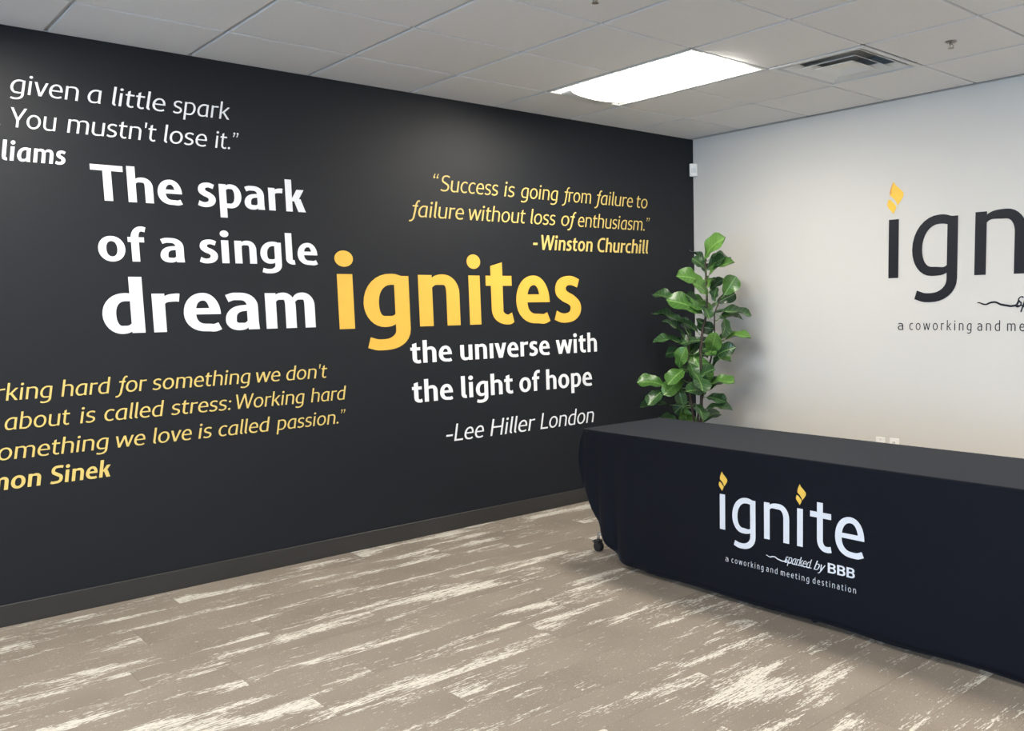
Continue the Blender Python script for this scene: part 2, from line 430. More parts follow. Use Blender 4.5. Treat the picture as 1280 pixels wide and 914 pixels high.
    if ch == 'R':
        N = W(440)
        q = box(0, 0, w, C) + brush([(w*.5, C-h/2, 0, h), (N*.5, C-h/2, 0, h), (N-w*.55, C*.73, -90, w), (N*.5, C*.45, 180, h), (w*.5, C*.45, 180, h)])
        return q + slab(N-w*1.05, 0, N*.42, C*.46, w*1.1), S+8, 6
    if ch == 'S':
        N = W(400); a = w*.95
        q = brush([(N-24, C-66, 160, h), (N*.53, C+8-h/2, 180, h), (a/2+6, C*.735, -90, a), (N*.50, C*.51, -30, a), (N-a/2, C*.26, -90, a), (N*.45, h/2-8, 180, h), (12, 62, 157, h)], kap=.62)
        return q, 30, 30
    if ch == 'C':
        N = W(465)
        return brush([(N-10, C-66, 160, h), (N*.60, C+8-h/2, 180, h), (w/2, C*.5, -90, w), (N*.60, h/2-8, 0, h), (N-4, 62, 22, h)]), O, 16
    if ch == 'W':
        N = W(800)+(w-85)*.8; wd = w*.98; m = N/2
        for xa, xb in ((N*.26-wd/2, 0), (N*.26-wd/2, m-wd/2), (N*.74-wd/2, m-wd/2), (N*.74-wd/2, N-wd)): q += slab(xa, 0, xb, C, wd)
        return q, V-6, V-6
    r = w*.62
    if ch == '.': return disc(r, r-6, r), 40, 30
    if ch == ':': return disc(r, r-6, r) + disc(r, 400, r), 40, 40
    if ch == '-': return box(0, 215, 200+(w-85)*.3, 215+h*1.1), 40, 40
    if ch == "'": return [[(0, C), (w*.9, C), (w*.7, C-210), (w*.15, C-210)]], 40, 40
    if ch in '”“':
        for o in (0, w*1.75):
            if ch == '”': q += disc(o+r*.9, C-r*.6, r*.85, r*.85) + [[(o+r*.9, C-r*1.3), (o+r*1.8, C-r*.7), (o+r*.8, C-190), (o+r*.1, C-170)]]
            else: q += disc(o+r*.9, C-130, r*.85, r*.85) + [[(o+r*.9, C-130+r*.7), (o, C-130+r*.1), (o+r*1.0, C+40), (o+r*1.7, C+20)]]
        return q, 30, 30
    raise ValueError(ch)

def word_polys(s, w, h, it=False, shear=0.0, track=0, k=1.0, split=False):
    polys, groups, x = [], [], 0
    for i, ch in enumerate(s):
        q, lb, rb = glyph(ch, w, h, it, k)
        if i: x += lb + track
        lo = min(p[0] for f in q for p in f) if ch not in 'f' else 0
        adv = max(p[0] for f in q for p in f)
        if ch == 'f': adv -= (60 if it else 40)
        if ch == 'r' and i+1 < len(s) and s[i+1] in 'aoe': adv -= 6
        groups.append([[(px + x + shear*py, py) for px, py in f] for f in q])
        x += adv + rb
    return groups if split else [f for g in groups for f in g]

from mathutils.geometry import delaunay_2d_cdt
def flat_print(name, polys, frame, mat, parent=None, sc=1.0):
    """a flat cut-out: frame(x, y) gives the world position"""
    pv, pf = [], []
    for f in polys:
        if sum(f[i-1][0]*f[i][1] - f[i][0]*f[i-1][1] for i in range(len(f))) < 0: f = f[::-1]
        pf.append(list(range(len(pv), len(pv)+len(f)))); pv += [Vector((x*sc, y)) for x, y in f]
    r = delaunay_2d_cdt(pv, [], pf, 1, 1e-5 if sc > 10 else 1e-3)   # union of the strokes: one clean sheet
    vs = [frame(v.x/sc, v.y) for v in r[0]]
    return link(name, mesh(name, vs, [list(f) for f, o_ in zip(r[2], r[5]) if len(o_)]), parent, mat=mat)
def fit_letters(groups, x0, x1):
    xs_ = [p[0] for g in groups for f in g for p in f]; a, b = min(xs_), max(xs_); s = (x1-x0)/(b-a)
    return [[[(x0 + (x-a)*s, y) for x, y in f] for f in g] for g in groups]
def fit(polys, x0, x1):
    a = min(p[0] for f in polys for p in f); b = max(p[0] for f in polys for p in f); s = (x1-x0)/(b-a)
    return [[(x0 + (x-a)*s, y) for x, y in f] for f in polys]

# ================= structure =================
floor = link('floor', box_mesh('floor', XW, YW, -.06, 0, 0, -.004), mat=M_plenum); tag(floor, kind='structure')
wall_left = link('wall_left', box_mesh('wall_left', XW, 0, -.06, .12, .12, H+.25), mat=M_black); tag(wall_left, kind='structure')
wall_right = link('wall_right', box_mesh('wall_right', 0, YW, -.06, .12, 0, H+.25), mat=M_white); tag(wall_right, kind='structure')
wall_near = link('wall_near', box_mesh('wall_near', XW-.12, YW-.12, -.06, .12, YW, H+.25), mat=M_plain); tag(wall_near, kind='structure')
bm = bmesh.new()
WY = [(-8.2, -6.4), (-5.9, -4.1), (-3.6, -1.8)]                  # window openings in the far side wall
edges = [YW] + [v for w_ in WY for v in w_] + [.12]
for a, b_ in zip(edges[::2], edges[1::2]): bm_box(bm, XW-.12, a, -.06, XW, b_, H+.25)
for a, b_ in WY:
    bm_box(bm, XW-.12, a, -.06, XW, b_, .15); bm_box(bm, XW-.12, a, 2.35, XW, b_, H+.25)
wall_far = link('wall_far', bm_mesh('wall_far', bm), mat=M_plain); tag(wall_far, kind='structure')
for n_, (a, b_) in enumerate(WY):
    wn = empty('window_%d' % (n_+1), (XW-.06, (a+b_)/2, .15), kind='structure')
    bm = bmesh.new(); hw = (b_-a)/2
    for q in ((-.03, -hw, 0, .03, -hw+.05, 2.2), (-.03, hw-.05, 0, .03, hw, 2.2), (-.03, -hw+.05, 0, .03, hw-.05, .05), (-.03, -hw+.05, 2.15, .03, hw-.05, 2.2), (-.03, -.025, .05, .03, .025, 2.15)):
        bm_box(bm, *q)
    link('window_frame', bm_mesh('window_frame', bm), wn, mat=M_metal_white)
    for s in (0, 1):
        y0 = -hw+.05 if s == 0 else .025; y1 = -.025 if s == 0 else hw-.05
        link('pane', box_mesh('pane', -.008, y0, .05, .008, y1, 2.15), wn, mat=M_pane)
bb = link('baseboard_left', box_mesh('baseboard_left', XW, -.008, 0, -.008, 0, .102, bev=.003), mat=M_base); tag(bb, kind='structure')
bb = link('baseboard_right', box_mesh('baseboard_right', -.008, YW, 0, 0, 0, .102, bev=.003), mat=M_base); tag(bb, kind='structure')
# wall angle of the suspended ceiling
bm = bmesh.new()
bm_box(bm, XW, -.022, H-.001, 0, 0, H+.001); bm_box(bm, XW, -.0015, H-.001, 0, 0, H+.03)
tr = link('trim_1', bm_mesh('trim_1', bm), mat=M_tee); tag(tr, kind='structure')
bm = bmesh.new()
bm_box(bm, -.022, YW, H-.0012, 0, -.022, H+.001); bm_box(bm, -.0015, YW, H-.0012, 0, -.022, H+.03)
tr = link('trim_2', bm_mesh('trim_2', bm), mat=M_tee); tag(tr, kind='structure')

# carpet planks, laid lengthways along the black wall
PL, PW = 1.0, 0.25
plank_full = box_mesh('carpet_plank', -PL/2+.0003, -PW/2+.0003, -.006, PL/2-.0003, PW/2-.0003, 0, bev=.0007)
plank_full.materials.append(M_carpet)
rest = bmesh.new()
row = 0
y = 0.0
while y > YW + .01:
    off = [0, .62, .27, .85, .41, .12, .73][row % 7]
    x = -off*PL + .0
    xs = [0.0]
    while x > XW:
        if x < -1e-3: xs.append(x)
        x -= PL
    xs.append(XW)
    for a, b_ in zip(xs[1:], xs[:-1]):
        near = b_ > -6.3 and y > -5.6
        if near:
            if abs(b_-a-PL) < .01: link('carpet_plank', plank_full, floor, ((a+b_)/2, y-PW/2, 0))
            else:
                me = box_mesh('carpet_plank', -(b_-a)/2+.0003, -PW/2+.0003, -.006, (b_-a)/2-.0003, PW/2-.0003, 0, bev=.0007)
                link('carpet_plank', me, floor, ((a+b_)/2, y-PW/2, 0), mat=M_carpet)
        else: bm_box(rest, a+.0008, y-PW+.0008, -.006, b_-.0008, y-.0008, 0)
    y -= PW; row += 1
r_ = link('carpet_planks', bm_mesh('carpet_planks', rest), floor, mat=M_carpet); tag(r_, kind='stuff')

# suspended ceiling: deck, grid, lay-in tiles
ceiling = link('ceiling', box_mesh('ceiling', XW, YW, H+.16, 0, 0, H+.25), mat=M_plenum); tag(ceiling, kind='structure')
NI = range(-8, 8); NJ = range(1, 15)
LIGHTS = [(4, 1), (-1, 1), (-6, 1), (4, 6), (-1, 6), (-6, 6), (4, 11), (-1, 11), (-6, 11)]
VENTS = [(5, 3)]
for i in NI:
    if GX(i) > XW: link('cross_tee', box_mesh('tee', GX(i)-.012, YW, H+.0085, GX(i)+.012, -.0, H+.012), ceiling, mat=M_tee)
for j in NJ:
    if GY(j) > YW:
        link('main_tee', box_mesh('tee', XW, GY(j)-.012, H+.0088, 0, GY(j)+.012, H+.0125), ceiling, mat=M_tee)
used = set()
for i, j in LIGHTS: used |= {(i, j), (i, j+1)}
for i, j in VENTS: used.add((i, j))
xs = [(i, GX(i), GX(i+1)) for i in range(-8, 6) if GX(i) >= XW-.01] + [(6, GX(6), GX(7))]
ys = [(0, GY(1), 0.0)] + [(j, GY(j+1), GY(j)) for j in range(1, 14) if GY(j+1) > YW-.01]
ys.append((99, YW, ys[-1][1]))
xs.insert(0, (-99, XW, xs[0][1]))
tile_cache = {}
def tile(x0, x1, y0, y1):
    w_, d_ = x1-x0, y1-y0
    key = (round(w_, 3), round(d_, 3))
    if key not in tile_cache:
        bm = bmesh.new(); a, b_ = w_/2, d_/2
        # tegular edge: field dropped through the grid, shoulder resting on the tees
        bm_box(bm, -a+.0095, -b_+.0078, -.002, a-.0095, b_-.0078, .0085, bev=.0015)
        bm_box(bm, -a+.004, -b_+.003, .0126, a-.004, b_-.003, .022)
        me = bm_mesh('ceiling_tile', bm); me.materials.append(M_tile); tile_cache[key] = me
    link('ceiling_tile', tile_cache[key], ceiling, ((x0+x1)/2, (y0+y1)/2, H))
for i, x0, x1 in xs:
    for j, y0, y1 in ys:
        if (i, j) in used or x1-x0 < .06 or y1-y0 < .06: continue
        tile(x0, x1, y0, y1)

# ================= things on the ceiling =================
def troffer(i, j, label):
    x0, x1, y1, y0 = GX(i)+.006, GX(i+1)-.006, GY(j)-.006, GY(j+2)+.006
    cx, cy = (x0+x1)/2, (y0+y1)/2; hw, hl = (x1-x0)/2, (y1-y0)/2
    t = empty('ceiling_light', (cx, cy, H), label, 'ceiling light', 'recessed ceiling lights')
    bm = bmesh.new()
    for q in ((-hw, -hl, -.004, -hw+.018, hl, .004), (hw-.018, -hl, -.004, hw, hl, .004), (-hw+.018, -hl, -.004, hw-.018, -hl+.018, .004), (-hw+.018, hl-.018, -.004, hw-.018, hl, .004)): bm_box(bm, *q, bev=.0015)
    link('frame', bm_mesh('frame', bm), t, mat=M_metal_white)
    bm = bmesh.new(); n = 8                                      # curved white reflectors either side of the basket
    for s in (-1, 1):
        prev = None
        for k in range(n+1):
            a = k/n; x = s*(hw-.018 - a*(hw-.018-.17)); z = .004 + .075*math.sin(a*PI/2)
            cur = [bm.verts.new((x, -hl+.018, z)), bm.verts.new((x, hl-.018, z))]
            if prev: bm.faces.new((prev[0], prev[1], cur[1], cur[0]) if s > 0 else (prev[1], prev[0], cur[0], cur[1]))
            prev = cur
    bm_box(bm, -hw+.018, -hl+.0, .004, hw-.018, -hl+.016, .085); bm_box(bm, -hw+.018, hl-.016, .004, hw-.018, hl, .085); bm_box(bm, -hw+.01, -hl, .085, hw-.01, hl, .09)
    link('reflector', bm_mesh('reflector', bm, True), t, mat=M_metal_white)
    bm = bmesh.new(); n = 18; rows = []; R0, SAG = .205, .030
    for s in (-1, 1):
        rows.append([bm.verts.new((R0*math.cos(PI*k/n), (hl-.125 if s > 0 else -hl+.045), .004 - SAG*math.sin(PI*k/n)**.8)) for k in range(n+1)])
    for k in range(n): bm.faces.new((rows[0][k], rows[0][k+1], rows[1][k+1], rows[1][k]))
    bm.faces.new(rows[0])
    link('lens', bm_mesh('lens', bm, False), t, mat=M_lens)
    for s in (1,):
        bm = bmesh.new(); ra = []; rb = []
        for k in range(n+1):
            x = (R0+.004)*math.cos(PI*k/n); z = .004 - (SAG+.004)*math.sin(PI*k/n)**.8
            ra.append(bm.verts.new((x, s*(hl-.125), z))); rb.append(bm.verts.new((x*.95, s*(hl-.022), z*.85)))
        for k in range(n): bm.faces.new((ra[k], ra[k+1], rb[k+1], rb[k]))
        bm.faces.new(rb)
        link('end_cap', bm_mesh('end_cap', bm), t, mat=M_metal_white)
    return t
names = ['glowing rectangular ceiling light with curved lens near the corner, left of the square vent', 'glowing ceiling light cut by the frame above the left end of the black wall', 'glowing ceiling light nearest the windows along the black wall',
         'ceiling light out of frame above the covered table', 'ceiling light above the open floor, out of frame', 'ceiling light by the middle window', 'rear ceiling light nearest the white wall', 'rear ceiling light in the middle', 'rear ceiling light by the last window']
for (i, j), nm in zip(LIGHTS, names): troffer(i, j, nm)

def vent(i, j):
    x0, x1, y1, y0 = GX(i)+.004, GX(i+1)-.004, GY(j)-.004, GY(j+1)+.004
    cx, cy, h_ = (x0+x1)/2, (y0+y1)/2, (x1-x0)/2
    t = empty('ceiling_vent', (cx, cy, H), 'square white four-way air vent with nested louvres right of the ceiling light', 'vent')
    def ringf(bm, a, za, b_, zb, th=.003):
        c = []
        for r, z in ((a, za), (b_, zb), (b_, zb+th), (a, za+th)):
            c.append([bm.verts.new((sx*r, sy*r, z)) for sx, sy in ((-1, -1), (1, -1), (1, 1), (-1, 1))])
        for m_ in range(4):
            p, q = c[m_], c[(m_+1) % 4]
            for k in range(4): bm.faces.new((p[k], p[(k+1) % 4], q[(k+1) % 4], q[k]))
    bm = bmesh.new(); ringf(bm, h_, -.005, h_-.028, -.005, .006); ringf(bm, h_-.03, -.004, h_-.045, .03)
    link('frame', bm_mesh('frame', bm), t, mat=M_metal_white)
    for a, za, b_, zb in ((h_-.050, -.002, h_-.108, .022), (h_-.120, -.006, h_-.172, .018)):
        bm = bmesh.new(); ringf(bm, a, za, b_, zb); link('louvre', bm_mesh('louvre', bm), t, mat=M_metal_white)
    bm = bmesh.new(); ringf(bm, .118, -.010, .06, .010)
    vs = [bm.verts.new(p) for p in ((-.062, -.062, .009), (.062, -.062, .009), (.062, .062, .009), (-.062, .062, .009))]; bm.faces.new(vs)
    link('centre_panel', bm_mesh('centre_panel', bm), t, mat=M_metal_white)
    bm = bmesh.new(); bm_box(bm, -h_+.01, -h_+.01, .10, h_-.01, h_-.01, .12)
    for q in ((-h_+.004, -h_+.01, .03, -h_+.014, h_-.01, .12), (h_-.014, -h_+.01, .03, h_-.004, h_-.01, .12), (-h_+.014, -h_+.004, .03, h_-.014, -h_+.014, .12), (-h_+.014, h_-.014, .03, h_-.014, h_-.004, .12)): bm_box(bm, *q)
    link('duct_box', bm_mesh('duct_box', bm), t, mat=M_duct)
vent(5, 3)

def sprinkler(x, y, label):
    t = empty('fire_sprinkler', (x, y, H-.002), label, 'sprinkler', 'ceiling sprinklers'); t.scale = (.85, .85, .62)
    bm = bmesh.new(); bm_lathe(bm, [(0, 0), (.034, 0), (.034, -.003), (.026, -.010), (.014, -.013), (0, -.013)]); link('escutcheon', bm_mesh('escutcheon', bm, True), t, mat=M_steel)
    bm = bmesh.new(); bm_tube(bm, [(0, 0, -.012), (0, 0, -.026)], .009)
    for s in (-1, 1): bm_tube(bm, [(0, s*.007, -.024), (0, s*.015, -.034), (0, s*.013, -.044), (0, 0, -.052)], .0028, 6)
    bm_tube(bm, [(0, 0, -.026), (0, 0, -.050)], .0025, 8)
    link('sprinkler_body', bm_mesh('sprinkler_body', bm), t, mat=M_steel)
    bm = bmesh.new(); bm_lathe(bm, [(0, -.052), (.018, -.052), (.018, -.054), (0, -.055)], 16); link('deflector', bm_mesh('deflector', bm), t, mat=M_steel)
sprinkler(-.975, -2.69, 'small metal sprinkler head on the ceiling right of the square vent')
sprinkler(-2.749, -2.03, 'sprinkler head at the top edge of the photo, above the lettering wall')

# corner motion sensor
sn = empty('motion_sensor', (-.002, -.002, 2.42), 'small white box sensor high in the corner where black and white walls meet', 'sensor')
bm = bmesh.new(); bm_box(bm, -.031, -.012, 0, .031, .018, .098, bev=.007, seg=3)
for v in bm.verts: v.co.y += -.012*(v.co.z/.098)
o = link('sensor_body', bm_mesh('sensor_body', bm, False), sn, (-.022, -.022, 0), M_plastic); o.rotation_euler = (0, 0, math.radians(-45))
bm = bmesh.new(); bm_box(bm, -.019, -.0145, .028, .019, -.011, .062, bev=.003, seg=2)
for v in bm.verts: v.co.y += -.012*(v.co.z/.098)
o = link('sensor_window', bm_mesh('sensor_window', bm), sn, (-.022, -.022, 0), M_metal_white); o.rotation_euler = (0, 0, math.radians(-45))

# outlets on the white wall
def outlet(y, z, label, data):
    t = empty('wall_outlet', (-.001, y, z), label, 'outlet')
    link('cover_plate', box_mesh('cover_plate', -.006, -.036, -.058, 0, .036, .058, bev=.003, seg=2), t, mat=M_plastic)
    if data:
        link('jack', box_mesh('jack', -.008, -.009, -.012, -.004, .009, .006, bev=.001), t, mat=M_slot)
        link('screw', box_mesh('screw', -.007, -.003, .040, -.004, .003, .046, bev=.001), t, mat=M_slot_grey)
    else:
        for s in (-1, 1):
            f = link('socket', box_mesh('socket', -.009, -.016, s*.027-.017, -.004, .016, s*.027+.017, bev=.003), t, mat=M_plastic)
            for yy in (-.007, .007): link('slot', box_mesh('slot', -.0096, yy-.0018, s*.027-.004, -.008, yy+.0018, s*.027+.009), f, mat=M_slot)
outlet(-1.718, .442, 'white wall plate with one dark jack, left of the pair above the table', True)
outlet(-1.824, .443, 'white duplex power outlet, right of the pair above the table', False)

# ================= lettering on the black wall =================
def on_left(z0, unit):
    return lambda x, y: (x, -.0022, z0 + y*unit)
def lines(thing, mat, w, h, it, shear, rows):
    """rows: (baseline z, metres per unit, [(word, x0, x1), ...]); each word is one sheet of vinyl"""
    for z0, unit, words in rows:
        for s, x0, x1 in words:
            for P in fit_letters(word_polys(s, w, h, it, shear, split=True), x0, x1):
                flat_print('letter', P, on_left(z0, unit), mat, thing, 1000.)
def quote(label): return empty('wall_lettering', (0, 0, 0), label, 'lettering')
IT = .17
q = quote('white italic quotation ending in lose it, top left of the black wall')
lines(q, M_vwhite, 76, 62, True, IT, [
    (2.416, .000124, [('“You\'re', -5.13, -4.83), ('only', -4.78, -4.51), ('given', -4.462, -4.192), ('a', -4.158, -4.097), ('little', -4.058, -3.823), ('spark', -3.792, -3.515)]),
    (2.266, .000124, [('of', -5.00, -4.93), ('madness.', -4.88, -4.508), ('You', -4.462, -4.290), ("mustn't", -4.254, -3.872), ('lose', -3.842, -3.639), ('it.”', -3.602, -3.480)])])
lines(q, M_vwhite, 132, 98, True, IT, [(2.117, .000126, [('-', -5.02, -4.98), ('Robin', -4.94, -4.70), ('Williams', -4.665, -4.266)])])
q = quote('large bold white slogan the spark of a single dream, upper left of the black wall')
lines(q, M_vwhite, 150, 102, False, 0, [
    (1.964, .000240, [('The', -4.173, -3.776), ('spark', -3.704, -3.146)]),
    (1.677, .000237, [('of', -4.167, -3.956), ('a', -3.897, -3.786), ('single', -3.715, -3.094)]),
    (1.328, .000384, [('dream', -4.172, -3.127)])])
q = quote('largest word ignites in bold golden letters at the middle of the black wall')
for s, a, b_ in (('i', -11, 167), ('g', 248, 720), ('n', 822, 1280), ('i', 1378, 1541), ('t', 1598, 1940), ('e', 1973, 2423), ('s', 2482, 2864)):
    P = word_polys(s, 152 if s != 'i' else 148, 104)
    flat_print('letter', fit(P, -2.990 + a*.000629, -2.990 + b_*.000629), on_left(1.3125, .000629), M_vgold, q, 1000.)
q = quote('bold white lines the universe with the light of hope, below the golden word')
lines(q, M_vwhite, 145, 100, False, 0, [
    (1.088, .000196, [('the', -2.547, -2.257), ('unıverse', -2.196, -1.479), ('with', -1.425, -1.049)]),
    (.845, .000198, [('the', -2.548, -2.261), ('light', -2.200, -1.797), ('of', -1.746, -1.570), ('hope', -1.519, -1.103)])])
q = quote('thin white italic signature line beside the table end, under the bold white lines')
lines(q, M_vwhite, 80, 66, True, IT, [(.575, .000158, [('-', -2.324, -2.274), ('Lee', -2.267, -2.041), ('Hiller', -1.993, -1.622), ('London', -1.581, -1.093)])])
q = quote('yellow italic quotation about success, upper right of the black wall beside the corner')
lines(q, M_vyellow, 78, 62, True, IT, [
    (2.144, .000139, [('“', -2.337, -2.297), ('Success', -2.290, -1.860), ('is', -1.817, -1.729), ('going', -1.685, -1.366), ('from', -1.337, -1.068), ('failure', -1.043, -.663), ('to', -.624, -.512)]),
    (1.977, .000139, [('failure', -2.517, -2.128), ('without', -2.091, -1.648), ('loss', -1.610, -1.395), ('of', -1.347, -1.208), ('enthusiasm.”', -1.197, -.491)])])
lines(q, M_vyellow, 130, 96, True, IT, [(1.806, .000143, [('-', -1.595, -1.555), ('Winston', -1.523, -1.066), ('Churchill', -1.021, -.510)])])
q = quote('yellow italic quotation about working hard, lower left of the black wall')
lines(q, M_vyellow, 80, 64, True, IT, [
    (1.040, .000111, [('“Working', -4.795, -4.400), ('hard', -4.369, -4.160), ('for', -4.147, -4.002), ('something', -3.981, -3.500), ('we', -3.471, -3.342), ("don't", -3.310, -3.075)]),
    (.906, .000111, [('care', -4.82, -4.64), ('about', -4.597, -4.340), ('is', -4.303, -4.235), ('called', -4.200, -3.932), ('stress:', -3.904, -3.608), ('Working', -3.582, -3.214), ('hard', -3.180, -2.969)]),
    (.770, .000111, [('for', -4.86, -4.73), ('something', -4.683, -4.189), ('we', -4.158, -4.030), ('love', -3.996, -3.814), ('is', -3.784, -3.714), ('called', -3.683, -3.413), ('passion.”', -3.383, -2.980)])])
lines(q, M_vyellow, 134, 98, True, IT, [(.633, .000118, [('-', -4.86, -4.83), ('Simon', -4.775, -4.477), ('Sinek', -4.445, -4.190)])])

# ================= logo (wall and tablecloth) =================
def logo_t():
    q = box(108, 150, 108+92, 625) + box(0, 425, 327, 500)
    q += brush([(154, 250, -90, 92), (154, 150, -90, 92), (250, 30, 0, 78), (327, 40, 12, 78)]); return q
FLAME_TOP = [(41, 821), (60, 790), (100, 757), (137, 720), (138, 690), (115, 655), (80, 612), (72, 640), (45, 675), (8, 703), (5, 730), (14, 765), (28, 795)]
FLAME_LOW = [(-8, 672), (14, 668), (45, 640), (71, 609), (68, 590), (41, 545), (28, 565), (-4, 598), (-20, 625)]
FLAME_EDGE = [(41, 821), (28, 795), (14, 765), (5, 730), (8, 703), (22, 724), (24, 760), (34, 790)]
def script_line():
    """handwritten words with a long leading flourish"""
    P = brush([(-250, 34, 8, 7), (-205, 24, -12, 10), (-150, 36, 12, 12), (-60, 16, -6, 14), (10, 12, 10, 14), (40, 50, 60, 14)], n=5)
    a = word_polys('sparked', 80, 54, True, .36, -26, .9); b_ = word_polys('by', 80, 54, True, .36, -26, .9)
    a = fit([[(x, y*.150) for x, y in f] for f in a], 15, 385); b_ = fit([[(x, y*.150) for x, y in f] for f in b_], 405, 560)
    P += a + b_
    P += brush([(10, 10, 5, 9), (200, 6, 0, 7), (378, 8, 0, 8)], n=4)
    return P
def logo(parent, frame, m_text, m_flame, m_edge, m_small, wk=92):
    """frame maps logo units (x height 500, baseline of the big word at 0) to the world"""
    for s, a, b_ in (('ı', 0, 97), ('g', 226, 638), ('n', 785, 1206), ('ı', 1332, 1423), ('t', 1535, 1862), ('e', 1912, 2335)):
        P = logo_t() if s == 't' else word_polys(s, wk, 76)
        if s == 'g': P = [[(x, y) for x, y in f] for f in P]
        flat_print('letter', fit(P, a, b_), frame, m_text, parent)
    for ox in (0, 1332):
        flat_print('flame', [[(x+ox, y) for x, y in f] for f in (FLAME_TOP, FLAME_LOW)], frame, m_flame, parent)
        flat_print('flame_edge', [[(x+ox, y) for x, y in FLAME_EDGE]], lambda x, y: frame(x, y, .0006), m_edge, parent)
    P = [[(1112 + x*1.18, -262 + y*1.15) for x, y in f] for f in script_line()]
    flat_print('script_words', P, frame, m_text, parent)
    for P in fit_letters([[[(x, y*.185-262) for x, y in f] for f in g] for g in word_polys('BBB', 140, 110, False, 0, -10, split=True)], 1805, 2200):
        flat_print('letter', P, frame, m_text, parent)
    for s, a, b_ in (('a', 100, 128), ('coworking', 210, 772), ('and', 822, 1010), ('meeting', 1068, 1522), ('destination', 1578, 2218)):
        k = 24 if s == 'a' else 0
        L_ = fit_letters([[[(x, y*.118-447) for x, y in f] for f in g] for g in word_polys(s, 72, 64, False, 0, 200, split=True)], a, b_ + k)
        for P in L_: flat_print('small_letter', P, frame, m_small, parent)
wl = empty('wall_logo', (0, 0, 0), 'large dark logo lettering with orange flame on the white wall, cut by the frame', 'logo')
def on_right(x, y, e=0.0):
    return (-.0022-e, -1.762 - x*.000762, 1.569 + y*.000762)
logo(wl, on_right, M_vblack, M_flame, M_flame_edge, M_vblack)

# ================= tables under the cloth =================
TZ = .728
def table(yc, label, half):
    t = empty('folding_table', (-1.85, yc, 0), label, 'table', 'tables under the black cloth')
    link('tabletop', box_mesh('tabletop', -.285, -half, TZ-.028, .285, half, TZ, bev=.004), t, mat=M_laminate)
    for s in (-1, 1):
        yl = s*(half-.11)
        bm = bmesh.new(); bm_tube(bm, [(0, yl, .13), (0, yl, TZ-.03)], .024, 14)
        lg = link('leg', bm_mesh('leg', bm, True), t, mat=M_chrome)
        for sx in (-1, 1):
            ex, ey = sx*.235, yl
            if s > 0 and sx < 0 and label.startswith('left'): ex, ey = -.140, half+.085
            bm = bmesh.new()
            P0, P3 = Vector((0, yl, .16)), Vector((ex, ey, .066))
            dv = (P3-P0); pts = [P0, P0+dv*.35+Vector((0, 0, .012)), P0+dv*.7+Vector((0, 0, .010)), P0+dv*.86+Vector((0, 0, .022)), P3+Vector((0, 0, .038)), P3+Vector((0, 0, .022)), P3]
            bm_tube(bm, pts, [.014, .014, .013, .0115, .0105, .0095, .0095], 10); ft = link('foot', bm_mesh('foot', bm, True), t, mat=M_chrome)
            bm = bmesh.new()
            for so in (-1, 1): bm_tube(bm, [(ex+so*.004, ey, .029), (ex+so*.015, ey, .029)], .029, 20)
            link('caster_wheel', bm_mesh('caster_wheel', bm), t, mat=M_caster)
            bm = bmesh.new(); bm_box(bm, ex-.019, ey-.016, .044, ex+.019, ey+.026, .068, bev=.005, seg=2); bm_box(bm, ex-.012, ey+.022, .050, ex+.012, ey+.046, .058, bev=.002)
            link('caster_housing', bm_mesh('caster_housing', bm), t, mat=M_caster)
    return t
table(-1.855, 'left table hidden under the black cloth, silver foot and caster showing at its end', .695)
table(-3.26, 'right table hidden under the black cloth, continuing out of the frame', .695)

# ================= tablecloth =================
CZ = .745
Y0, Y1, XF, XB, CR = -1.150, -3.975, -2.152, -1.548, .022
def smooth(t): t = max(0, min(1, t)); return t*t*(3-2*t)
HEM = [(0, .43), (.05, .36), (.096, .268), (.15, .185), (.20, .122), (.29, .058), (.36, .040), (.50, .032)]
def hem_front(d):                                                # hem height at distance d from the rounded corner
    if d >= HEM[-1][0]: return .030 + .004*math.sin(d*9)
    for (a, za), (b_, zb) in zip(HEM[:-1], HEM[1:]):
        if d <= b_: return za + (zb-za)*(max(d, 0)-a)/(b_-a)
def fold_front(y, t):
    """how far the front panel bows out at depth t (0 at the edge, 1 at the floor)"""
    d = Y0 - y
    v = .0035*math.sin(y*5.1+.6)*t + .0025*math.sin(y*11.3)*t
    v += .020*math.exp(-((d-.06)/.035)**2)*t + .024*math.exp(-((d-.18)/.045)**2)*t + .014*math.exp(-((d-.34)/.06)**2)*t - .016*math.exp(-((d-.255)/.035)**2)*t - .014*math.exp(-((d-.12)/.025)**2)*t
    return v
def front_pos(y, z):
    t = (CZ-z)/(CZ-.03)
    return XF - .004 - fold_front(y, max(0, min(1, t)))
path = []                                                        # (x, y, nx, ny, side, d)
def arc(cx, cy, a0, a1, side, n=6):
    for k in range(1, n):
        a = math.radians(a0 + (a1-a0)*k/n); path.append((cx+CR*math.cos(a), cy+CR*math.sin(a), math.cos(a), math.sin(a), side, 0.))
ny_ = 150
for k in range(ny_+1):
    u = k/ny_; u = u**1.0
    y = (Y1+CR) + (Y0-CR-Y1-CR)*u; path.append((XF, y, -1, 0, 'front', Y0-y))
arc(XF+CR, Y0-CR, 180, 90, 'cornerL')
for k in range(25):
    x = XF+CR + (XB-XF-2*CR)*k/24; path.append((x, Y0, 0, 1, 'left', x-XF))
arc(XB-CR, Y0-CR, 90, 0, 'cornerB')
for k in range(61):
    y = (Y0-CR) + (Y1-Y0+2*CR)*k/60; path.append((XB, y, 1, 0, 'back', Y0-y))
arc(XB-CR, Y1+CR, 0, -90, 'cornerC')
for k in range(25):
    x = XB-CR - (XB-XF-2*CR)*k/24; path.append((x, Y1, 0, -1, 'right', x-XF))
arc(XF+CR, Y1+CR, 270, 180, 'cornerR')
NT = 22
vs, fs = [], []
ring = []
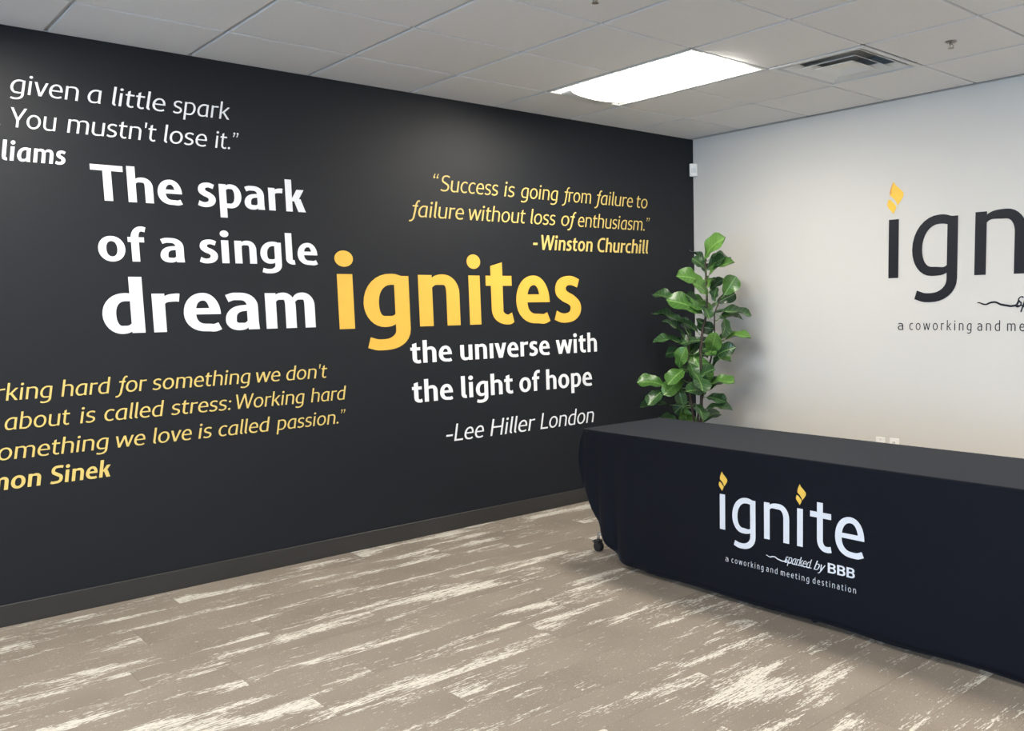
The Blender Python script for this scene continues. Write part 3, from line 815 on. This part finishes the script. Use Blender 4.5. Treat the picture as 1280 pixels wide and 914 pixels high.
for idx, (x, y, nx, ny, side, d) in enumerate(path):
    if side == 'front': hem = hem_front(d); dr = y - Y1; hem = max(hem, .43 - dr*2.0) if dr < .2 else hem
    elif side in ('cornerL', 'cornerR'): hem = .43
    elif side in ('left', 'right'): hem = .43 + .02*math.sin(d*14)
    else: hem = .30 + .01*math.sin(d*9)
    colv = []
    # rolled edge
    for k in range(4):
        a = k/3*PI/2; rr = .006
        colv.append((x + nx*(rr*math.sin(a)-rr+.004), y + ny*(rr*math.sin(a)-rr+.004), CZ - rr + rr*math.cos(a)))
    L = CZ-.006-hem
    for k in range(1, NT+1):
        t = k/NT; z = CZ-.006 - L*t; tt = (CZ-z)/(CZ-.03)
        if side == 'front':
            colv.append((front_pos(y, z), y, z))
        else:
            amp = {'left': .020, 'right': .020, 'back': .006}.get(side, .028)
            if side.startswith('corner'): fl = .052*math.sin(min(1, t*1.1)*PI*.86)**.8*max(0, abs(ny))**.7
            else: fl = (.058 if side == 'left' else .02)*math.sin(min(1, t*1.1)*PI*.86)**.8 + amp*math.sin(d*27+1.2)*t*.7
            fx = fold_front(y, tt)*max(0, -nx) + .004*max(0, -nx)
            colv.append((x + nx*(fl*(0 if side == 'cornerL' and ny < .5 else 1)*.6 + fx) , y + ny*fl, z))
    ring.append(len(vs)); vs += colv
n = len(path); m_ = NT+4
for i in range(n):
    j = (i+1) % n
    for k in range(m_-1):
        fs.append((ring[i]+k, ring[i]+k+1, ring[j]+k+1, ring[j]+k))
top = [ring[i] for i in range(n)]
fs.append(top[::-1])
me = mesh('tablecloth', vs, fs, True)
me.polygons[len(me.polygons)-1].use_smooth = False
cl = link('tablecloth', me, mat=M_cloth)
tag(cl, 'black navy fitted cloth with printed logo draped over the long table', 'tablecloth')
cl.location = (0, 0, 0)
md = cl.modifiers.new('thickness', 'SOLIDIFY'); md.thickness = .0012; md.offset = -1
# stitched seam just below the front edge and hem
bm = bmesh.new()
bm_tube(bm, [(front_pos(Y1+.03+k*(Y0-Y1-.06)/80, .735)-.0006, Y1+.03+k*(Y0-Y1-.06)/80, .733) for k in range(81)], .0022, 6)
link('seam', bm_mesh('seam', bm, True), cl, mat=M_cloth)
bm = bmesh.new()
bm_tube(bm, [(front_pos(-1.62-k*2.1/60, .04)-.001, -1.62-k*2.1/60, hem_front(.47+k*2.1/60)+.004) for k in range(61)], .003, 6)
link('hem', bm_mesh('hem', bm, True), cl, mat=M_cloth)
lg = None
def on_cloth(x, y, e=0.0):
    yy = -2.171 - x*.00034; z = .3535 + y*.00034
    return (front_pos(yy, z) - .0018 - e, yy, z)
class _P: pass
logo(cl, on_cloth, M_pwhite, M_pyellow, M_pyellow, M_pwhite)

# ================= fiddle leaf fig =================
PX, PY = -.53, -.55
plant = empty('potted_fig', (PX, PY, 0), 'tall green fiddle leaf fig behind the table, in the corner of both walls', 'plant')
def rel(p): return (p[0]-PX, p[1]-PY, p[2])
bm = bmesh.new(); bm_lathe(bm, [(0, 0), (.13, 0), (.135, .01), (.165, .30), (.172, .31), (.172, .33), (.158, .33), (.152, .28), (0, .28)], 32)
link('pot', bm_mesh('pot', bm, True), plant, mat=M_pot)
bm = bmesh.new(); bm_lathe(bm, [(0, .292), (.08, .290), (.150, .284), (.150, .270), (0, .270)], 24); link('soil', bm_mesh('soil', bm, True), plant, mat=M_soil)
STEMS = [[(-.55, -.56, .27), (-.560, -.575, .58), (-.552, -.575, .86), (-.534, -.552, 1.10), (-.510, -.554, 1.243), (-.478, -.57, 1.36), (-.468, -.560, 1.45), (-.459, -.544, 1.63), (-.452, -.535, 1.72), (-.440, -.530, 1.80)],
         [(-.50, -.53, .27), (-.58, -.56, .60), (-.545, -.58, .76), (-.50, -.60, .95), (-.46, -.62, 1.15), (-.44, -.606, 1.35), (-.41, -.64, 1.46)],
         [(-.57, -.52, .27), (-.61, -.55, .58), (-.619, -.52, .77), (-.601, -.491, 1.07), (-.60, -.50, 1.20)]]
for st, r0 in zip(STEMS, (.013, .010, .010)):
    bm = bmesh.new(); bm_tube(bm, [rel(p) for p in st], [r0*(1-.6*k/(len(st)-1)) for k in range(len(st))], 8)
    link('stem', bm_mesh('stem', bm, True), plant, mat=M_bark)
def nearest_stem(b):
    best = None
    for st in STEMS:
        for a, c in zip(st[:-1], st[1:]):
            a, c = Vector(a), Vector(c); t = max(0, min(1, (b-a-Vector((0, 0, .02))).dot(c-a)/(c-a).length_squared)); p = a+(c-a)*t
            if best is None or (p-b).length < (best-b).length: best = p
    return best
LEAVES = [
(-0.479, -0.553, 1.735, -0.498, -0.746, 1.875, 0.148, 0.63), (-0.466, -0.551, 1.659, -0.431, -0.696, 1.742, 0.106, 0.66), (-0.495, -0.587, 1.604, -0.422, -0.764, 1.709, 0.136, 0.34),
(-0.415, -0.505, 1.708, -0.427, -0.368, 1.808, 0.105, 0.32), (-0.437, -0.514, 1.676, -0.516, -0.472, 1.746, 0.085, 0.82), (-0.473, -0.534, 1.567, -0.674, -0.472, 1.621, 0.135, 0.71),
(-0.496, -0.586, 1.482, -0.645, -0.6, 1.565, 0.106, 0.73), (-0.404, -0.669, 1.48, -0.363, -0.74, 1.605, 0.127, 1.0), (-0.392, -0.585, 1.427, -0.279, -0.66, 1.487, 0.093, 1.0),
(-0.405, -0.576, 1.435, -0.41, -0.603, 1.532, 0.085, 0.73), (-0.513, -0.568, 1.344, -0.738, -0.434, 1.451, 0.15, 0.75), (-0.601, -0.397, 1.431, -0.675, -0.224, 1.497, 0.123, 0.57),
(-0.41, -0.569, 1.365, -0.61, -0.491, 1.43, 0.139, 0.67), (-0.424, -0.602, 1.357, -0.234, -0.763, 1.333, 0.15, 0.37), (-0.521, -0.514, 1.429, -0.623, -0.505, 1.484, 0.085, 0.82),
(-0.404, -0.647, 1.333, -0.478, -0.721, 1.195, 0.108, 0.58), (-0.57, -0.417, 1.275, -0.658, -0.192, 1.356, 0.15, 0.37), (-0.607, -0.462, 1.176, -0.734, -0.384, 1.298, 0.12, 0.31),
(-0.506, -0.486, 1.258, -0.427, -0.579, 1.238, 0.093, 1.0), (-0.542, -0.465, 1.197, -0.509, -0.37, 1.281, 0.085, 0.91), (-0.63, -0.451, 1.138, -0.793, -0.336, 1.15, 0.124, 0.38),
(-0.509, -0.551, 1.158, -0.642, -0.452, 1.138, 0.103, 0.63), (-0.51, -0.635, 1.082, -0.584, -0.744, 1.205, 0.121, 1.0), (-0.39, -0.633, 1.146, -0.288, -0.806, 1.173, 0.126, 0.34),
(-0.502, -0.668, 1.044, -0.479, -0.827, 1.108, 0.107, 0.87), (-0.55, -0.579, 1.059, -0.443, -0.749, 1.013, 0.128, 0.41), (-0.66, -0.455, 0.965, -0.688, -0.545, 1.104, 0.104, 0.93),
(-0.542, -0.464, 1.079, -0.52, -0.603, 0.853, 0.155, 1.0), (-0.638, -0.488, 0.953, -0.818, -0.505, 0.866, 0.124, 0.85), (-0.631, -0.469, 0.874, -0.801, -0.444, 0.784, 0.12, 0.93),
(-0.748, -0.409, 0.832, -0.92, -0.303, 0.871, 0.127, 0.68), (-0.764, -0.402, 0.81, -0.909, -0.39, 0.718, 0.107, 0.87), (-0.68, -0.404, 0.689, -0.867, -0.272, 0.686, 0.142, 0.28),
(-0.569, -0.633, 0.831, -0.517, -0.841, 0.869, 0.135, 0.37), (-0.489, -0.592, 0.835, -0.384, -0.645, 0.877, 0.085, 0.4), (-0.558, -0.622, 0.783, -0.745, -0.615, 0.81, 0.118, 0.69),
(-0.566, -0.629, 0.753, -0.518, -0.771, 0.724, 0.095, 0.74), (-0.593, -0.638, 0.666, -0.489, -0.8, 0.668, 0.119, 0.39), (-0.626, -0.46, 0.681, -0.581, -0.45, 0.565, 0.103, 1.0),
(-0.682, -0.448, 0.576, -0.712, -0.301, 0.598, 0.094, 0.5), (-0.633, -0.562, 0.94, -0.709, -0.734, 0.814, 0.14, 0.69), (-0.592, -0.476, 0.714, -0.647, -0.393, 0.631, 0.085, 0.95),
(-0.471, -0.564, 1.528, -0.406, -0.558, 1.606, 0.085, 0.73), (-0.527, -0.506, 1.313, -0.455, -0.524, 1.241, 0.085, 0.91), (-0.514, -0.56, 1.405, -0.559, -0.661, 1.322, 0.086, 0.72),
(-0.608, -0.503, 1.014, -0.653, -0.596, 0.897, 0.097, 0.8), (-0.685, -0.466, 0.831, -0.681, -0.503, 0.708, 0.085, 1.0), (-0.591, -0.559, 0.875, -0.584, -0.72, 0.959, 0.113, 0.55),
(-0.642, -0.583, 0.71, -0.7, -0.719, 0.618, 0.108, 0.58)
]
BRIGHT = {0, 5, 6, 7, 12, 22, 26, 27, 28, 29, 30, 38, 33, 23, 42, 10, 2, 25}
CAMP = Vector((-5.3, -4.95, 1.43))
def leaf(B, Tp, wid, ct, bright, k):
    B, Tp = Vector(B), Vector(Tp); ax = (Tp-B); Ln = ax.length; ax.normalize()
    toc = (CAMP-B).normalized(); toc = (toc-ax*toc.dot(ax)).normalized()
    up_ = Vector((0, 0, 1)); side = ax.cross(toc)
    ang = math.acos(max(-1, min(1, ct)))
    sgn = 1 if (toc*math.cos(ang)+side*math.sin(ang)).z > (toc*math.cos(ang)-side*math.sin(ang)).z else -1
    nrm = (toc*math.cos(ang) + side*math.sin(ang)*sgn).normalized(); sd = ax.cross(nrm).normalized()
    vs, uvs, fs = [], [], []; NV, NU = 14, 6
    rs = random.Random(k); droop = rs.uniform(.05, .16)*Ln; ph = rs.uniform(0, 6)
    for i in range(NV+1):
        v = i/NV
        hw = wid*.60*(v**.62)*max(0., 1-v**3.2)**.52*(1-.10*math.exp(-((v-.34)/.10)**2))*1.12 if 0 < v < 1 else .0015
        c = B + ax*Ln*v + nrm*(droop*math.sin(PI*v)*.9 - droop*v*v*.3)
        for j in range(NU+1):
            u = j/NU*2-1
            wav = .007*math.sin(v*13+ph+u*2)*abs(u)*wid/.12
            p = c + sd*hw*u + nrm*(hw*.30*abs(u)**1.4 + wav - .002*(1-abs(u)))
            p.x = min(p.x, -.012); p.y = min(p.y, -.012)
            vs.append(rel(p)); uvs.append((u*hw/(wid/2), v))
    for i in range(NV):
        for j in range(NU):
            a = i*(NU+1)+j; fs.append((a, a+1, a+NU+2, a+NU+1))
    me = mesh('leaf', vs, fs, True); ul = me.uv_layers.new(name='UVMap')
    for lp in me.loops: ul.data[lp.index].uv = uvs[lp.vertex_index]
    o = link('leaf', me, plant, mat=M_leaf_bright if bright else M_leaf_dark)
    s = nearest_stem(B)
    bm = bmesh.new(); mid = (s+B)/2 + Vector((0, 0, -.008)); bm_tube(bm, [rel(s), rel(mid), rel(B + nrm*.001), rel(B+ax*.02*1)], [.0032, .0028, .0026, .0016], 6)
    link('petiole', bm_mesh('petiole', bm, True), o, mat=M_leaf_dark)
for k, (a, b_, c, d, e, f, wd, ct) in enumerate(LEAVES):
    leaf((a, b_, c), (a+(d-a)*1.06, b_+(e-b_)*1.06, c+(f-c)*1.06), wd*1.18, ct, k in BRIGHT, k)
rl = random.Random(11)                                           # the far side of the crown and the low leaves behind the table
for k in range(26):
    st = STEMS[k % 3]; p = Vector(st[1 + k % (len(st)-2)]) + Vector((0, 0, rl.uniform(-.05, .06)))
    a = rl.uniform(-.5, 1.9); Ln = rl.uniform(.15, .22)
    dv = Vector((math.cos(a), math.sin(a), rl.uniform(-.1, .7))).normalized()
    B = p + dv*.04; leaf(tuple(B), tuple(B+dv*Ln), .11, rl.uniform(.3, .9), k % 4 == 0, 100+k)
